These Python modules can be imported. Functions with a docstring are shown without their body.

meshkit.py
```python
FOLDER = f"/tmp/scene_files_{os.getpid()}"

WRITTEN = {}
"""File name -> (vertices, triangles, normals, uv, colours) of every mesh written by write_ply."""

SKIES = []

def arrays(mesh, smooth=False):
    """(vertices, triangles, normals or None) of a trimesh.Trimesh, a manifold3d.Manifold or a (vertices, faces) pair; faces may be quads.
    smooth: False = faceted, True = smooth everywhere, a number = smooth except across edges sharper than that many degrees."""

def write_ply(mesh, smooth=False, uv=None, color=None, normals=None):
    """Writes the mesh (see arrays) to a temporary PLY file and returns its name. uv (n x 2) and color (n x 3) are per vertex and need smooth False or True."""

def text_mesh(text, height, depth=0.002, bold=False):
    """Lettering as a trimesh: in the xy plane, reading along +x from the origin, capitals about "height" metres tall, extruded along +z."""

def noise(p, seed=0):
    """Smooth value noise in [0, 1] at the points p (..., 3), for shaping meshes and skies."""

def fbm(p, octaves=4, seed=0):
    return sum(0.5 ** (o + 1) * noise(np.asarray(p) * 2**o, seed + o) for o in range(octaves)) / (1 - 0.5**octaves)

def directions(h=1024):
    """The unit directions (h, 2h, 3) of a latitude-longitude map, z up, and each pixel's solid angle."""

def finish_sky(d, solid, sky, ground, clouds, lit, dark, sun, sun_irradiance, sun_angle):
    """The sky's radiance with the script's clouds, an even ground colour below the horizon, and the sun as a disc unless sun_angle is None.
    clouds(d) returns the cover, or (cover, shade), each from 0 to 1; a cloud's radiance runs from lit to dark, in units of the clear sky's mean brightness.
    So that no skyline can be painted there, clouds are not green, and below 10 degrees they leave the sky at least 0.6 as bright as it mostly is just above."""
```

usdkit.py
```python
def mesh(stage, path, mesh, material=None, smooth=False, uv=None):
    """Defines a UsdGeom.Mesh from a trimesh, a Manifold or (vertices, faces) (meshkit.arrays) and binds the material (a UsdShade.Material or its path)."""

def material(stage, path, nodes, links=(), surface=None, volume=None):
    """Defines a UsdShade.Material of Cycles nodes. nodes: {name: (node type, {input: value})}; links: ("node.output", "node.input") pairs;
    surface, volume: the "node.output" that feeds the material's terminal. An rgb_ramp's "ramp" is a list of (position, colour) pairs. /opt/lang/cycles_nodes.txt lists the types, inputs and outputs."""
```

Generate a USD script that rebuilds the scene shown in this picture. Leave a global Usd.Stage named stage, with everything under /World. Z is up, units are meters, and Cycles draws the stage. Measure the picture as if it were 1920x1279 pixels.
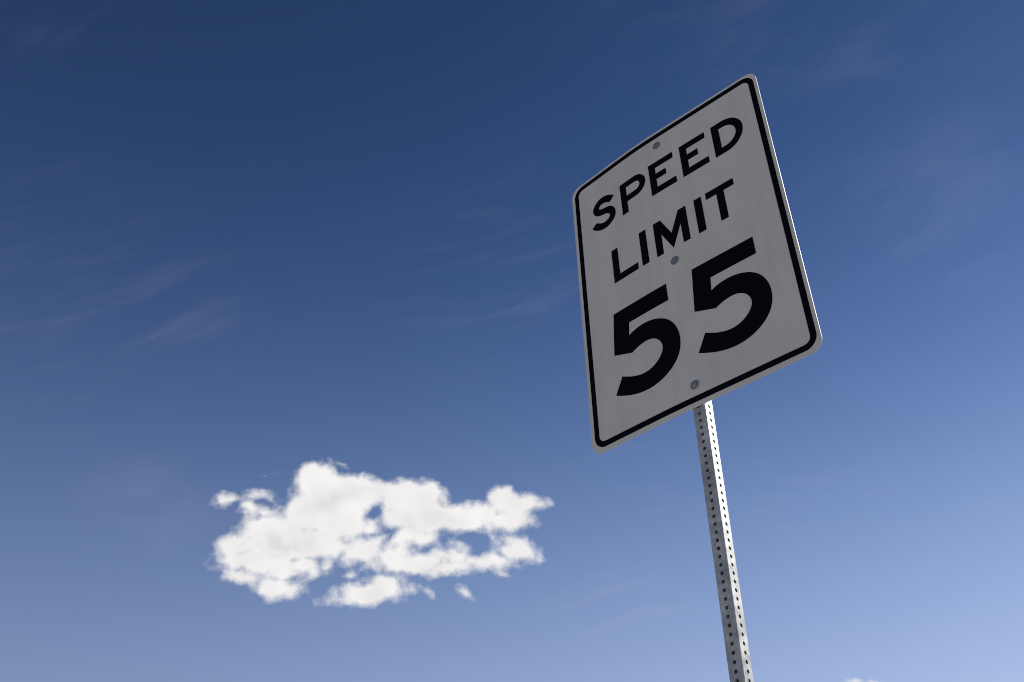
import math
import numpy as np
import trimesh
import manifold3d as m3
from scipy.interpolate import splprep, splev
from shapely.geometry import Polygon, Point, box
from shapely import affinity
from shapely.ops import unary_union
from pxr import Gf, Sdf, Usd, UsdGeom, UsdLux, UsdShade
import usdkit
import meshkit

stage = Usd.Stage.CreateInMemory()
UsdGeom.Xform.Define(stage, '/World')
IN = 0.0254

# ------------------------------------------------------------------ camera
RIGHT = np.array([0.99994093, 0.0, -0.01086885])
CAM_R = np.array([[0.9999112505827852, -0.01332257324884583, 0.0],
                  [0.007704482850379755, 0.5782515838435524, 0.8158221293434196],
                  [-0.010868850076207089, -0.8157497256048898, 0.5783029078896011]])   # columns: picture right, picture down, forward
SIGN_R = np.array([[0.7166608382788354, -0.016278423803050692, -0.6972318522528687],
                   [-0.6972351935915183, 0.006405436712561034, -0.7168138218518946],
                   [0.016134673683577332, 0.9998469799419362, -0.006759364327718513]])   # columns: along the sign, up the sign, out of its face
POST_W = 0.0460
POST_GAP = 0.0078
SIGN_Z = 2.73
U_H = np.array([0.7167, -0.6972, 0.0]); U_H /= np.linalg.norm(U_H)
N_H = np.array([U_H[1], -U_H[0], 0.0])            # horizontal, out of the sign's face
# the middle of the post stands on the world's origin
_front = SIGN_R @ np.array([-0.0013 + 0.48 * 0.016137, 0.0, -POST_GAP - 0.48 * 0.00676])
SIGN_O = -(_front - N_H * POST_W / 2); SIGN_O[2] = SIGN_Z
EYE = SIGN_O - np.array([0.5584, 2.6002, 2.1986])

EXPOSURE = 0.415
cam = UsdGeom.Camera.Define(stage, '/World/camera')
_m = np.eye(4)
_m[:3, 0], _m[:3, 1], _m[:3, 2], _m[:3, 3] = CAM_R[:, 0], -CAM_R[:, 1], -CAM_R[:, 2], EYE
cam.AddTransformOp().Set(Gf.Matrix4d(_m.T.tolist()))
cam.CreateHorizontalApertureAttr(36.0)
cam.CreateVerticalApertureAttr(36.0 * 682 / 1024)
cam.CreateFocalLengthAttr(34.7947)
cam.CreateClippingRangeAttr(Gf.Vec2f(0.05, 100000.0))
cam.CreateExposureAttr(EXPOSURE)

# ------------------------------------------------------------------ sun and sky
SUN_AZ, SUN_EL = math.radians(76.0), math.radians(38.0)     # clockwise from the way the camera looks
SUN = np.array([math.sin(SUN_AZ) * math.cos(SUN_EL), math.cos(SUN_AZ) * math.cos(SUN_EL), math.sin(SUN_EL)])
SKY_STRENGTH = 0.075
SKY_SCALE = 1.0
CLOUD_LEVEL = 8.8        # brightness of a sunlit cloud in the sky texture's units

sun = UsdLux.DistantLight.Define(stage, '/World/sun')
sun.CreateIntensityAttr(1.25)
sun.CreateAngleAttr(0.5)
sun.CreateColorAttr(Gf.Vec3f(1.0, 0.955, 0.89))
sun.GetPrim().CreateAttribute('inputs:normalize', Sdf.ValueTypeNames.Bool).Set(True)
_z = SUN; _x = np.cross([0, 0, 1.0], _z); _x /= np.linalg.norm(_x); _y = np.cross(_z, _x)
_m = np.eye(4); _m[:3, 0], _m[:3, 1], _m[:3, 2] = _x, _y, _z
UsdGeom.Xformable(sun).AddTransformOp().Set(Gf.Matrix4d(_m.T.tolist()))


class Graph:
    def __init__(self):
        self.nodes, self.links, self.n = {}, [], 0

    def add(self, kind, out, link=None, **values):
        name = f'n{self.n}'; self.n += 1
        self.nodes[name] = (kind, values)
        for socket, src in (link or {}).items():
            self.links.append((src, f'{name}.{socket}'))
        return f'{name}.{out}'

    def math(self, op, a, b=None, c=None, clamp=False):
        link, val = {}, {'math_type': op}
        if clamp:
            val['use_clamp'] = True
        for s, x in (('value1', a), ('value2', b), ('value3', c)):
            if isinstance(x, str):
                link[s] = x
            elif x is not None:
                val[s] = float(x)
        return self.add('math', 'value', link, **val)

    def vmath(self, op, a, b=None, out='vector', **kw):
        link, val = {}, {'math_type': op, **kw}
        for s, x in (('vector1', a), ('vector2', b)):
            if isinstance(x, str):
                link[s] = x
            elif x is not None:
                val[s] = x
        return self.add('vector_math', out, link, **val)

    def smooth(self, x, a, b, lo=0.0, hi=1.0):
        return self.add('map_range', 'result', {'value': x}, range_type='smoothstep', from_min=a, from_max=b, to_min=lo, to_max=hi)

    def noise(self, v, scale, detail=4, rough=0.55, out='fac', **kw):
        return self.add('noise_texture', out, {'vector': v}, scale=scale, detail=detail, roughness=rough, **kw)


def heading(px, py):
    """World direction of a spot of the sky, from its place in a 1920 x 1279 photograph."""
    d = CAM_R @ np.array([(px - 960) / 1855.716, (py - 639.5) / 1855.716, 1.0])
    return d / np.linalg.norm(d)


g = Graph()
DIR = g.add('texture_coordinate', 'generated')


def plane(c):
    """Two coordinates (right, up) on the sky round the direction c, as tangents."""
    r = np.cross(c, [0, 0, 1.0]); r /= np.linalg.norm(r); u = np.cross(r, c)
    return r, u


def to_plane(c, d):
    r, u = plane(c)
    return np.array([d @ r, d @ u]) / (d @ c)


def sky_plane(c, k):
    r, u = plane(c)
    f = g.math('maximum', g.vmath('dot_product', DIR, tuple(c), out='value'), 0.02)
    a = g.math('divide', g.vmath('dot_product', DIR, tuple(r * k), out='value'), f)
    b = g.math('divide', g.vmath('dot_product', DIR, tuple(u * k), out='value'), f)
    front = g.smooth(g.vmath('dot_product', DIR, tuple(c), out='value'), 0.3, 0.5)
    return g.add('combine_xyz', 'vector', {'x': a, 'y': b}), front


sky_col = g.add('sky_texture', 'color', sky_type='single_scattering', sun_disc=False, sun_elevation=SUN_EL, sun_rotation=SUN_AZ,
                altitude=3000.0, air_density=1.0, aerosol_density=1.0, ozone_density=1.0)

# the clear sky's depth of blue, and the pale haze that thickens towards the horizon and glows on the sun's side
SKY_GAMMA, SKY_GAIN = 1.27, (0.575, 0.720, 0.770)
HAZE_COL, HAZE_K, HAZE_S, HAZE_Q, HAZE_P = (0.495, 0.575, 0.810), 1.0, (0.342, 0.370, 0.432), 1.12, 1.92
inten = 0.1
sky_col = g.vmath('scale', sky_col, scale=inten)
sky_col = g.add('gamma', 'color', {'color': sky_col}, gamma=SKY_GAMMA)
sky_col = g.vmath('multiply', sky_col, tuple(x / inten for x in SKY_GAIN))
_zc = g.math('maximum', g.add('separate_xyz', 'z', {'vector': DIR}), 0.0)
_glow = g.math('multiply', g.math('exponent', g.math('multiply_add', g.vmath('dot_product', DIR, tuple(SUN), out='value'), HAZE_Q, -0.4 * HAZE_Q)), HAZE_K)
_h = [g.math('multiply', g.math('exponent', g.math('multiply', g.math('power', g.math('multiply', _zc, 1.0 / q), HAZE_P), -1.0)), _glow, clamp=True) for q in HAZE_S]
haze = g.add('combine_xyz', 'vector', dict(zip('xyz', _h)))
sky_col = g.vmath('add', g.vmath('multiply', sky_col, g.vmath('subtract', (1.0, 1.0, 1.0), haze)), g.vmath('multiply', haze, tuple(x / inten for x in HAZE_COL)))

# thin high cloud in combed streaks
SKY_C = heading(960, 640)
kv, kfront = sky_plane(SKY_C, 10.0)
sky_col = g.vmath('scale', sky_col)          # the air is never quite even
g.links.append((g.math('multiply_add', g.noise(kv, 2.5, 6, 0.75), 0.05, 0.975), sky_col.split('.')[0] + '.scale'))


def patch(x, y, rx, ry):
    p0 = to_plane(SKY_C, heading(x, y)) * 10; a = to_plane(SKY_C, heading(x + rx, y)) * 10; b = to_plane(SKY_C, heading(x, y + ry)) * 10
    m = g.add('mapping', 'vector', {'vector': kv}, mapping_type='texture', location=(p0[0], p0[1], 0.0), scale=(np.linalg.norm(a - p0), np.linalg.norm(b - p0), 1.0))
    return g.smooth(g.vmath('length', m, out='value'), 1.0, 0.1)


def streaks(angle, lx, ly, seed, lo, hi):
    bent = g.vmath('add', kv, g.vmath('scale', g.vmath('subtract', g.noise(kv, 0.35, 2, 0.5, out='color'), (0.5, 0.5, 0.5)), scale=0.9))
    m = g.add('mapping', 'vector', {'vector': bent}, mapping_type='texture', rotation=(0.0, 0.0, math.radians(angle)), location=(seed, seed * 0.7, 0.0), scale=(lx, ly, 1.0))
    return g.smooth(g.noise(m, 1.0, 7, 0.62), lo, hi)


wisp = None
for st, areas in ((streaks(17, 2.6, 0.30, 3.1, 0.46, 0.80), ((130, 560, 420, 330, 0.06), (330, 620, 200, 120, 0.045))),
                  (streaks(9, 1.7, 0.30, 7.7, 0.46, 0.80), ((930, 500, 300, 260, 0.065), (1250, 900, 330, 110, 0.08), (1650, 960, 420, 160, 0.08), (1150, 1120, 260, 110, 0.10))),
                  (streaks(24, 2.4, 0.9, 1.3, 0.40, 0.75), ((1480, 50, 520, 170, 0.07), (90, 30, 330, 110, 0.06), (1750, 380, 330, 260, 0.06), (300, 950, 260, 150, 0.07)))):
    area = None
    for x, y, rx, ry, w in areas:
        q = g.math('multiply', patch(x, y, rx, ry), w)
        area = q if area is None else g.math('add', area, q)
    q = g.math('multiply', st, area)
    wisp = q if wisp is None else g.math('add', wisp, q)
wisp = g.math('multiply', wisp, kfront)
sky_col = g.add('mix', 'color', {'fac': wisp, 'color1': sky_col}, mix_type='mix', color2=(6.2, 6.0, 7.0))

K = 50.0     # one unit of the cloud's plane = about 37 pixels of a 1920-pixel picture


def blob_field(v, c, blobs, holes, o, s, k):
    """Smooth union of ellipses minus holes; (x, y, rx, ry, tilt) measured on a chart with origin o and s units to a pixel."""
    def ellipse(e):
        x, y, rx, ry = e[:4]; th = math.radians(e[4] if len(e) > 4 else 0)
        P = lambda dx, dy: to_plane(c, heading(o[0] + (x + dx) / s, o[1] + (y + dy) / s)) * K
        p0 = P(0, 0); a = P(math.cos(th) * rx, -math.sin(th) * rx) - p0; b = P(math.sin(th) * ry, math.cos(th) * ry) - p0
        ra, rb = np.linalg.norm(a), np.linalg.norm(b)
        m = g.add('mapping', 'vector', {'vector': v}, mapping_type='texture', location=(p0[0], p0[1], 0.0), rotation=(0.0, 0.0, math.atan2(a[1], a[0])), scale=(ra, rb, 1.0))
        return g.vmath('length', m, out='value'), min(ra, rb)
    f = None
    for e in blobs:
        l, r = ellipse(e)
        x = g.math('multiply_add', l, -r, r)
        f = x if f is None else g.math('smoothmax', f, x, k)
    for e in holes:
        l, r = ellipse(e)
        f = g.math('smoothmin', f, g.math('multiply_add', l, r, -r), k * 0.5)
    return f


CLOUD_C = heading(720, 1000)
cv, cfront = sky_plane(CLOUD_C, K)
BLOBS = [(1120, 455, 120, 40), (440, 600, 130, 55), (335, 592, 150, 42), (550, 595, 120, 48), (840, 500, 120, 75), (1000, 520, 120, 60), (850, 725, 130, 52), (1470, 325, 90, 60), (1610, 300, 90, 60), (620, 170, 115, 95), (790, 230, 250, 100), (1060, 240, 230, 88), (640, 320, 200, 120), (420, 420, 190, 100), (222, 482, 112, 62),
         (560, 480, 290, 85), (310, 560, 170, 60), (270, 640, 115, 45, -10), (420, 700, 130, 55, -10), (780, 400, 140, 120), (1150, 345, 250, 90),
         (1350, 350, 190, 70), (1545, 265, 70, 80, -30), (1680, 285, 95, 50), (1570, 365, 130, 55), (1050, 440, 180, 45, 8), (930, 500, 110, 60),
         (1100, 575, 230, 55), (1300, 535, 100, 62), (1280, 600, 160, 40), (1480, 565, 150, 42), (1630, 505, 115, 62, -20), (900, 725, 195, 58, 6),
         (960, 680, 110, 55), (740, 755, 90, 20, 10), (195, 255, 80, 30, 8), (340, 228, 52, 26, 10), (285, 300, 60, 34), (350, 320, 60, 34), (780, 622, 28, 16), (1178, 716, 30, 14, -25),
         (1372, 722, 34, 20, -30), (374, 130, 12, 5), (742, 82, 20, 7, -30), (620, 625, 60, 25, 20), (1560, 622, 16, 6)]
HOLES = [(910, 325, 40, 19, 55), (905, 430, 52, 9, 10), (995, 440, 24, 10, 60), (1430, 482, 100, 16, 6), (1470, 455, 40, 34), (1180, 494, 38, 5), (745, 605, 75, 28, 10), (625, 715, 60, 40)]
warp = g.noise(cv, 0.55, 4, 0.5, out='color')
warp = g.vmath('scale', g.vmath('subtract', warp, (0.5, 0.5, 0.5)), scale=0.6)
cw = g.vmath('add', cv, warp)
field = blob_field(cw, CLOUD_C, BLOBS, HOLES, (360.0, 840.0), 2.6667, 0.30)


def puffs(v):
    """Rounded billows of several sizes."""
    w = g.vmath('add', v, g.vmath('scale', g.vmath('subtract', g.noise(v, 1.3, 3, 0.55, out='color'), (0.5, 0.5, 0.5)), scale=0.55))
    return g.add('voronoi_texture', 'distance', {'vector': w}, dimensions='2D', feature='smooth_f1', scale=0.95, smoothness=0.35, detail=1.0, roughness=0.5, lacunarity=2.1, use_normalize=True)


billow = puffs(cv)
fine = g.noise(cv, 1.6, 8, 0.62)
field = g.math('add', field, g.math('add', g.math('multiply', g.math('subtract', 0.36, billow), 0.5), g.math('multiply', g.math('subtract', fine, 0.47), 0.62)))
CL_A = g.math('multiply', g.smooth(field, -0.12, 0.36), cfront)
# faint last cloud low on the right
lv, lfront = sky_plane(heading(1600, 1280), K)
lw = g.vmath('add', lv, g.vmath('scale', g.vmath('subtract', g.noise(lv, 2.2, 4, 0.5, out='color'), (0.5, 0.5, 0.5)), scale=0.5))
lf = blob_field(lw, heading(1600, 1280), [(1602, 1278, 15, 7), (1640, 1284, 22, 7), (1575, 1290, 30, 8)], [], (0.0, 0.0), 1.0, 0.1)
low = g.math('multiply', g.math('multiply', g.smooth(lf, -0.08, 0.2), lfront), 0.75)
CL_A = g.math('maximum', CL_A, low)
# more light on what faces the sun, soft grey where the cloud is thick
lr = np.array([0.75, 0.66]) * 0.22
cv2 = g.vmath('add', cv, (lr[0], lr[1], 0.0))
relief = g.math('subtract', g.noise(cw, 0.38, 2, 0.4), g.noise(g.vmath('add', cw, (lr[0] * 1.8, lr[1] * 1.8, 0.0)), 0.38, 2, 0.4))
deep = g.smooth(field, 0.05, 0.9)
broad = None
for e in ((430, 500, 240, 110), (720, 250, 230, 70, 12), (1150, 375, 260, 70), (1240, 595, 230, 45), (960, 500, 120, 60), (930, 745, 150, 40)):
    q = blob_field(cw, CLOUD_C, [e], [], (360.0, 840.0), 2.6667, 0.1)
    q = g.smooth(q, -0.3, 1.6)
    broad = q if broad is None else g.math('maximum', broad, q)
shade = g.math('add', g.math('multiply', relief, 0.55), g.math('multiply', g.math('multiply', deep, broad), -0.40))
light = g.math('minimum', g.math('add', shade, 1.01), 1.08)
tone = g.math('multiply', deep, broad)
cloud_col = g.add('mix', 'color', {'fac': tone}, mix_type='mix', color1=(CLOUD_LEVEL, CLOUD_LEVEL * 0.98, CLOUD_LEVEL * 0.975), color2=(CLOUD_LEVEL, CLOUD_LEVEL * 0.985, CLOUD_LEVEL * 1.015))
cloud_col = g.vmath('scale', cloud_col)
g.links.append((light, cloud_col.split('.')[0] + '.scale'))

mix = g.add('mix', 'color', {'fac': CL_A, 'color1': sky_col, 'color2': cloud_col}, mix_type='mix')
bg = g.add('background_shader', 'background', {'color': mix}, strength=SKY_STRENGTH)
sky_mat = usdkit.material(stage, '/World/Looks/sky', g.nodes, g.links, surface=bg)
dome = UsdLux.DomeLight.Define(stage, '/World/sky')
dome.CreateIntensityAttr(1.0)
UsdShade.MaterialBindingAPI.Apply(dome.GetPrim()).Bind(sky_mat)
dome.GetPrim().SetCustomDataByKey('kind', 'structure')

# ------------------------------------------------------------------ materials
GROUND = usdkit.material(stage, '/World/Looks/dry_ground', {
    'tc': ('geometry', {}), 'n': ('noise_texture', {'scale': 0.35, 'detail': 8.0, 'roughness': 0.6}), 'n2': ('noise_texture', {'scale': 14.0, 'detail': 6.0, 'roughness': 0.7}),
    'r': ('rgb_ramp', {'ramp': [(0.3, (0.30, 0.245, 0.165)), (0.55, (0.38, 0.315, 0.215)), (0.75, (0.31, 0.27, 0.16))]}),
    'm': ('mix', {'mix_type': 'overlay', 'fac': 0.5}), 'b': ('bump', {'strength': 0.7, 'distance': 0.03}),
    'p': ('principled_bsdf', {'roughness': 0.95, 'specular_ior_level': 0.2})},
    [('tc.position', 'n.vector'), ('tc.position', 'n2.vector'), ('n.fac', 'r.fac'), ('r.color', 'm.color1'), ('n2.color', 'm.color2'), ('m.color', 'p.base_color'), ('n2.fac', 'b.height'), ('b.normal', 'p.normal')], surface='p.BSDF')

# reflective sheeting: off-white with fine upright ribs
SHEET = usdkit.material(stage, '/World/Looks/white_sheeting', {
    'tc': ('texture_coordinate', {}), 'w': ('wave_texture', {'wave_type': 'bands', 'bands_direction': 'x', 'profile': 'sine', 'scale': 52.0, 'distortion': 0.6, 'detail': 1.0}),
    'n': ('noise_texture', {'scale': 5.0, 'detail': 6.0, 'roughness': 0.65}),
    'st': ('mapping', {'mapping_type': 'point', 'scale': (26.0, 26.0, 1.6)}), 'n2': ('noise_texture', {'scale': 1.0, 'detail': 5.0, 'roughness': 0.6}),
    'sp': ('noise_texture', {'scale': 160.0, 'detail': 3.0, 'roughness': 0.6}),
    'r': ('rgb_ramp', {'ramp': [(0.0, (0.535, 0.520, 0.515)), (1.0, (0.58, 0.564, 0.558))]}),
    'r2': ('rgb_ramp', {'ramp': [(0.3, (0.90, 0.895, 0.885)), (0.7, (1.0, 1.0, 1.0))]}),
    'r3': ('rgb_ramp', {'ramp': [(0.35, (0.955, 0.95, 0.94)), (0.6, (1.0, 1.0, 1.0))]}),
    'r4': ('rgb_ramp', {'ramp': [(0.27, (0.72, 0.70, 0.67)), (0.34, (1.0, 1.0, 1.0))]}),
    'm': ('mix', {'mix_type': 'multiply', 'fac': 1.0}), 'm2': ('mix', {'mix_type': 'multiply', 'fac': 1.0}), 'm3': ('mix', {'mix_type': 'multiply', 'fac': 1.0}),
    'p': ('principled_bsdf', {'roughness': 0.45, 'specular_ior_level': 0.35})},
    [('tc.object', 'w.vector'), ('tc.object', 'n.vector'), ('tc.object', 'st.vector'), ('st.vector', 'n2.vector'), ('tc.object', 'sp.vector'), ('w.fac', 'r.fac'), ('n.fac', 'r2.fac'), ('n2.fac', 'r3.fac'), ('sp.fac', 'r4.fac'),
     ('r.color', 'm.color1'), ('r2.color', 'm.color2'), ('m.color', 'm2.color1'), ('r3.color', 'm2.color2'), ('m2.color', 'm3.color1'), ('r4.color', 'm3.color2'), ('m3.color', 'p.base_color')], surface='p.BSDF')
BLACK = usdkit.material(stage, '/World/Looks/black_print', {
    'tc': ('texture_coordinate', {}), 'n': ('noise_texture', {'scale': 22.0, 'detail': 8.0, 'roughness': 0.75}), 'r': ('rgb_ramp', {'ramp': [(0.3, (0.0022, 0.0025, 0.005)), (0.62, (0.0035, 0.004, 0.0075)), (0.8, (0.008, 0.009, 0.013))]}),
    'p': ('principled_bsdf', {'roughness': 0.6, 'specular_ior_level': 0.03})},
    [('tc.object', 'n.vector'), ('n.fac', 'r.fac'), ('r.color', 'p.base_color')], surface='p.BSDF')


def zinc(name, lo, hi, rough):
    return usdkit.material(stage, f'/World/Looks/{name}', {
        'tc': ('texture_coordinate', {}), 'v': ('voronoi_texture', {'scale': 95.0, 'feature': 'f1'}), 'n': ('noise_texture', {'scale': 26.0, 'detail': 5.0, 'roughness': 0.65}),
        'big': ('noise_texture', {'scale': 9.0, 'detail': 6.0, 'roughness': 0.7}), 'rb': ('rgb_ramp', {'ramp': [(0.34, (0.66, 0.66, 0.67)), (0.58, (1.0, 1.0, 1.0))]}), 'mb': ('mix', {'mix_type': 'multiply', 'fac': 1.0}),
        'bw': ('rgb_to_bw', {}), 'a': ('math', {'math_type': 'multiply_add', 'value2': 0.35}),
        'r': ('rgb_ramp', {'ramp': [(0.3, lo), (0.95, hi)]}), 'rr': ('map_range', {'from_min': 0.3, 'from_max': 0.8, 'to_min': rough - 0.1, 'to_max': rough + 0.15}),
        'p': ('principled_bsdf', {'metallic': 0.25})},
        [('tc.object', 'v.vector'), ('tc.object', 'n.vector'), ('v.color', 'bw.color'), ('bw.val', 'a.value1'), ('n.fac', 'a.value3'), ('a.value', 'r.fac'), ('n.fac', 'rr.value'), ('tc.object', 'big.vector'), ('big.fac', 'rb.fac'), ('r.color', 'mb.color1'), ('rb.color', 'mb.color2'), ('mb.color', 'p.base_color'), ('rr.result', 'p.roughness')], surface='p.BSDF')


ZINC = zinc('galvanised_steel', (0.21, 0.222, 0.236), (0.49, 0.497, 0.505), 0.5)
BOLT_M = zinc('zinc_bolt', (0.15, 0.17, 0.195), (0.25, 0.27, 0.295), 0.4)

# ------------------------------------------------------------------ ground
NG = 61
gx = np.sign(np.linspace(-1, 1, NG)) * np.abs(np.linspace(-1, 1, NG)) ** 4 * 6000
xx, yy = np.meshgrid(gx, gx, indexing='ij')
rr = np.hypot(xx, yy)
zz = (meshkit.fbm(np.stack([xx / 40, yy / 40, 0 * xx], -1), 4, 3) - 0.5) * 0.6 * np.clip((rr - 3) / 30, 0, 1)
gv = np.stack([xx, yy, zz], -1).reshape(-1, 3)
i, j = np.meshgrid(np.arange(NG - 1), np.arange(NG - 1), indexing='ij')
gf = np.stack([i * NG + j, (i + 1) * NG + j, (i + 1) * NG + j + 1, i * NG + j + 1], -1).reshape(-1, 4)
ground = usdkit.mesh(stage, '/World/ground', (gv, gf), GROUND, smooth=True)
for k, v in (('kind', 'structure'), ('label', 'dry bare ground around the foot of the sign post'), ('category', 'ground')):
    ground.GetPrim().SetCustomDataByKey(k, v)

# ------------------------------------------------------------------ the road sign
sign = UsdGeom.Xform.Define(stage, '/World/road_sign')
sign.AddTranslateOp().Set(Gf.Vec3d(0, 0, 0))
for k, v in (('label', 'white metal road sign reading SPEED LIMIT 55 on a perforated galvanised post'), ('category', 'road sign')):
    sign.GetPrim().SetCustomDataByKey(k, v)

used = {}


def part(parent, name, mesh, material, smooth=False, label=None):
    k = used.get((parent, name), 0); used[(parent, name)] = k + 1
    path = f'{parent}/{name}' + (f'_{k:03d}' if k else '')
    prim = usdkit.mesh(stage, path, mesh, material, smooth=smooth).GetPrim()
    if label:
        prim.SetCustomDataByKey('label', label)
    return path


def bend(u, v):
    """How far the sheet stands out of its plane: its halves are bent back a little, more so at the top."""
    return -(0.03299 + 0.01794 * v) * (np.sqrt((u + 0.0886) ** 2 + 0.048 ** 2) - 0.048)


def to_world(uvw):
    uvw = np.asarray(uvw, float)
    return uvw @ SIGN_R.T + SIGN_O


def sheet(poly, w0, w1, edge=0.02):
    """A flat shape (inches) as a thin sheet that follows the bent plate, between heights w0 and w1 (metres) over its face."""
    poly = affinity.scale(poly, IN, IN, origin=(0, 0))
    m = trimesh.util.concatenate([trimesh.creation.extrude_polygon(q, w1 - w0, engine='earcut') for q in getattr(poly, 'geoms', [poly])])
    v, f = trimesh.remesh.subdivide_to_size(m.vertices, m.faces, edge, max_iter=12)
    m = trimesh.Trimesh(v, f, process=False); m.merge_vertices()
    v = np.array(m.vertices)
    v[:, 2] += w0 + bend(v[:, 0], v[:, 1])
    return trimesh.Trimesh(to_world(v), m.faces, process=False)


def rounded(x0, y0, x1, y1, r):
    return box(x0 + r, y0 + r, x1 - r, y1 - r).buffer(r, quad_segs=14)


PLATE_T = 0.0019
plate = rounded(-16.98, -24.08, 16.97, 23.84, 1.65)
panel = part('/World/road_sign', 'sign_panel', sheet(plate, -PLATE_T, 0.0, 0.03), SHEET, smooth=30)
border = rounded(-16.40, -23.40, 16.48, 23.40, 1.75).difference(rounded(-15.60, -22.58, 15.68, 22.60, 0.95))
INK0, INK1 = 0.0002, 0.0006
part(panel, 'border', sheet(border, INK0, INK1, 0.05), BLACK)


def R(x0, y0, x1, y1):
    return box(x0, y0, x1, y1)


def quarter(cx, cy, rx, ry):
    """Right half of an ellipse."""
    return affinity.scale(Point(cx, cy).buffer(1.0, quad_segs=24), rx, ry, origin=(cx, cy)).intersection(box(cx, cy - ry - 1, cx + rx + 1, cy + ry + 1))


def curve(pts, s=0.02, n=60):
    pts = np.array(pts, float)
    tck, _ = splprep(pts.T, s=s, k=3)
    return np.stack(splev(np.linspace(0, 1, n), tck), -1)


def letter_e():
    return unary_union([R(0, 0, 1.12, 5.97), R(0, 0, 4.34, 1.15), R(0, 2.65, 2.86, 3.76), R(0, 4.88, 4.28, 5.97)])


def letter_p():
    outer = unary_union([R(0, 2.08, 2.77, 5.97), quarter(2.77, 4.025, 1.95, 1.945), R(0, 0, 1.12, 5.97)])
    inner = unary_union([R(1.12, 3.22, 2.77, 4.86), quarter(2.77, 4.04, 0.87, 0.82)])
    return outer.difference(inner)


def letter_d():
    outer = unary_union([R(0, 0, 1.75, 5.97), quarter(1.75, 2.985, 2.98, 2.985)])
    inner = unary_union([R(1.14, 1.17, 1.75, 4.8), quarter(1.75, 2.985, 1.87, 1.815)])
    return outer.difference(inner)


def letter_s():
    p = [(-8.73, 17.19), (-9.61, 16.43), (-10.14, 16.77), (-10.73, 17.0), (-11.35, 16.98), (-11.76, 16.8), (-11.82, 16.54), (-11.58, 16.27), (-10.99, 16.06), (-10.24, 15.91), (-9.66, 15.66), (-9.11, 15.17), (-8.74, 14.5), (-8.68, 13.86),
         (-8.89, 13.17), (-9.4, 12.63), (-10.04, 12.24), (-10.81, 12.06), (-11.7, 12.18), (-12.5, 12.57), (-13.14, 13.09), (-13.45, 13.48), (-12.5, 14.12), (-11.86, 13.63), (-11.2, 13.34), (-10.6, 13.34), (-10.13, 13.51), (-9.86, 13.85),
         (-9.84, 14.18), (-10.09, 14.53), (-10.67, 14.76), (-11.41, 14.94), (-12.15, 15.26), (-12.71, 15.81), (-12.97, 16.34), (-12.98, 16.89), (-12.61, 17.57), (-12.01, 18.08), (-11.21, 18.32), (-10.44, 18.28), (-9.7, 17.96), (-9.2, 17.65)]
    a = curve(p[1:22], 0.01); b = curve(p[22:] + p[:1], 0.01)
    return Polygon(np.vstack([a, b])).buffer(0)


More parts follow.
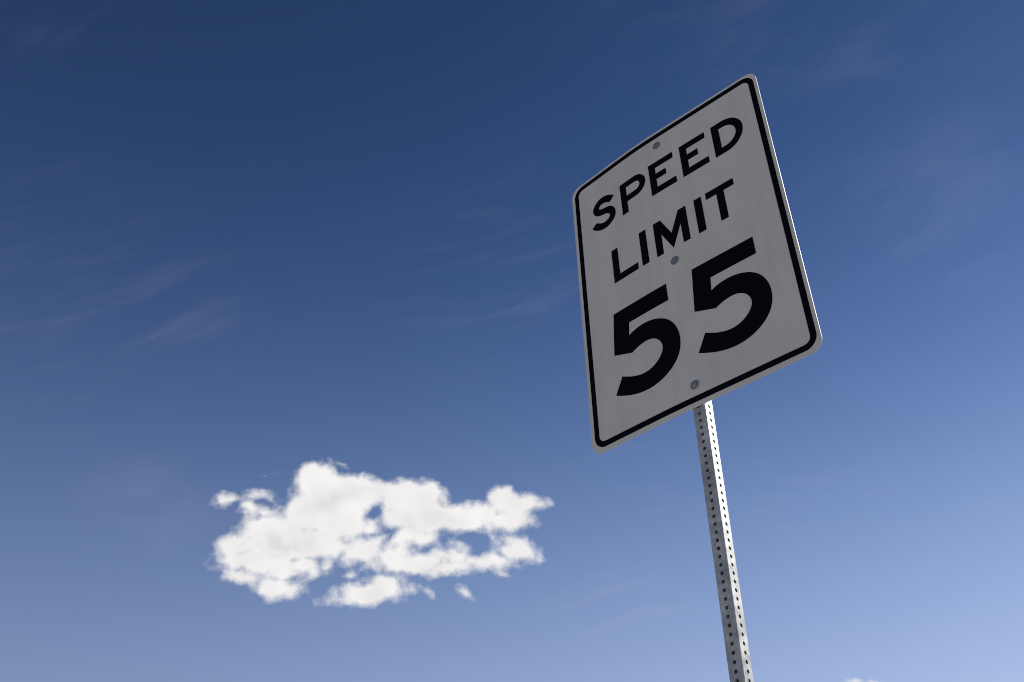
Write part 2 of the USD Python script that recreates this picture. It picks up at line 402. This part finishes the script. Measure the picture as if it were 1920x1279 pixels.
def numeral_5():
    a = np.array([(-11.24, -3.95), (-1.9, -4.03), (-1.86, -6.78), (-8.73, -6.66), (-8.92, -8.74), (-6.78, -8.39), (-5.13, -8.43), (-3.43, -8.94), (-2.16, -9.9), (-1.3, -11.29), (-0.95, -12.93), (-1.07, -14.22), (-1.49, -15.5), (-2.26, -16.6),
                  (-3.28, -17.41), (-4.91, -18.07), (-6.83, -18.31), (-8.88, -18.05), (-10.61, -17.59), (-12.2, -16.91), (-10.82, -14.47), (-9.34, -15.26), (-7.75, -15.63), (-6.12, -15.48), (-4.76, -14.89), (-4.02, -14.07), (-3.78, -13.28),
                  (-3.95, -12.51), (-4.47, -11.77), (-5.21, -11.3), (-6.33, -11.16), (-7.67, -11.31), (-8.8, -11.68), (-11.82, -10.64)]) + [13.4, 0]
    b = np.array([(2.3, -4.01), (11.45, -3.95), (11.47, -6.77), (4.76, -6.75), (4.54, -8.68), (6.09, -8.26), (7.88, -8.24), (9.55, -8.72), (11.07, -9.78), (11.94, -11.09), (12.34, -12.57), (12.28, -14.24), (11.79, -15.64), (10.94, -16.83),
                  (9.81, -17.65), (8.32, -18.2), (6.32, -18.36), (4.5, -18.12), (2.97, -17.68), (1.23, -16.9), (2.62, -14.49), (4.27, -15.27), (5.8, -15.69), (7.39, -15.62), (8.65, -14.99), (9.37, -14.16), (9.64, -13.38), (9.54, -12.54),
                  (9.11, -11.83), (8.34, -11.32), (7.2, -11.15), (6.0, -11.28), (4.74, -11.72), (1.67, -10.66)])
    q = (a + b) / 2
    q[0, 1] = q[1, 1] = -3.98; q[2, 1] = q[3, 1] = -6.74; q[1, 0] = q[2, 0] = 11.48
    out = curve(q[4:20], 0.05, 90); inn = curve(q[20:33], 0.03, 60)
    return Polygon(np.vstack([q[:4], out, inn, q[33:]])).buffer(0)


L_ = unary_union([R(0, 0, 1.17, 6.0), R(0, 0, 4.47, 1.16)])
I_ = R(0, 0, 1.2, 6.0)
M_ = Polygon([(0, 0), (1.12, 0), (1.15, 3.42), (2.77, 0), (4.36, 3.44), (4.4, 0), (5.52, 0), (5.52, 6), (4.27, 6), (2.78, 2.75), (1.25, 6), (0, 6)])
T_ = unary_union([R(0, 4.85, 4.38, 6.0), R(1.62, 0, 2.77, 6.0)])
for ch, shape, x, y in (('S', letter_s(), 0, 0), ('P', letter_p(), -7.46, 12.15), ('E', letter_e(), -1.99, 12.15), ('E', letter_e(), 3.45, 12.15), ('D', letter_d(), 8.82, 12.15),
                        ('L', L_, -10.35, 1.09), ('I', I_, -5.16, 1.08), ('M', M_, -2.61, 1.07), ('I', I_, 4.25, 1.09), ('T', T_, 6.14, 1.1)):
    part(panel, 'letter', sheet(affinity.translate(shape, x, y), INK0, INK1, 0.05), BLACK, label=f'black letter {ch}')
for x in (-13.4, 0.0):
    part(panel, 'numeral', sheet(affinity.translate(numeral_5(), x, 0), INK0, INK1, 0.05), BLACK, label='large black numeral 5')

# bolts: a broad washer under a hexagonal head, one above the other down the middle
for bv in (0.5359, -0.0267, -0.5341):
    bu = -0.0004
    w0 = float(bend(np.array(bu), np.array(bv)))

    def placed(mesh, w):
        v = np.array(mesh.vertices) + [bu, bv, w0 + w]
        return trimesh.Trimesh(to_world(v), mesh.faces, process=False)
    R0 = 0.0164
    washer = trimesh.creation.revolve(np.array([(0.0, 0.0), (R0, 0.0), (R0, 0.0012), (R0 - 0.0008, 0.002), (0.0, 0.0022)]), sections=40)
    head = m3.Manifold.cylinder(0.0055, 0.0088, 0.0088, 6) ^ m3.Manifold.sphere(0.0125, 48).translate((0, 0, -0.0058))
    hm = head.to_mesh(); head = trimesh.Trimesh(hm.vert_properties[:, :3], hm.tri_verts)
    head.apply_transform(trimesh.transformations.rotation_matrix(0.35 + bv * 2, [0, 0, 1]))
    k = used.get('bolt', 0); used['bolt'] = k + 1
    path = part('/World/road_sign', 'bolt', placed(head, 0.0018), BOLT_M, smooth=25)
    part(path, 'washer', placed(washer, 0.0001), BOLT_M, smooth=40)

# post: square steel tube punched with a row of holes down every face
PITCH = 0.9636 * IN
H_TOP = SIGN_Z + 0.57
W = POST_W
cs = m3.CrossSection.square((W - 0.008, W - 0.008), True).offset(0.004, m3.JoinType.Round, circular_segments=24)
ci = m3.CrossSection.square((W - 0.0084, W - 0.0084), True).offset(0.0026, m3.JoinType.Round, circular_segments=24)
tube = m3.Manifold.extrude(cs - ci, H_TOP + 0.6).translate((0, 0, -0.6))
zf = SIGN_Z - 24.962 * IN        # a hole of the front face
zr = SIGN_Z - 23.989 * IN        # a hole of the side face
HOLE = 0.0057
cuts = []
for z0, ax in ((zf, 0), (zr, 1)):
    n0 = math.ceil((0.05 - z0) / PITCH); n1 = math.floor((H_TOP - 0.015 - z0) / PITCH)
    for side in (-1, 1):
        c = m3.Manifold.cylinder(W * 0.4, HOLE, HOLE, 18, True)
        c = c.rotate((90, 0, 0)).translate((0, side * W / 2, 0)) if ax == 0 else c.rotate((0, 90, 0)).translate((side * W / 2, 0, 0))
        dz = 0.35 * PITCH if (side == 1) == (ax == 0) else 0.0        # the rows of opposite faces do not quite line up
        cuts += [c.translate((0, 0, z0 + dz + k * PITCH)) for k in range(n0, n1)]
tube = tube - m3.Manifold.batch_boolean(cuts, m3.OpType.Add)
tm = tube.to_mesh()
tv = np.array(tm.vert_properties[:, :3], float)
tw = tv[:, :1] * U_H + tv[:, 1:2] * (-N_H) + tv[:, 2:] * np.array([0, 0, 1.0])
part('/World/road_sign', 'post', trimesh.Trimesh(tw, tm.tri_verts, process=False), ZINC, smooth=30)
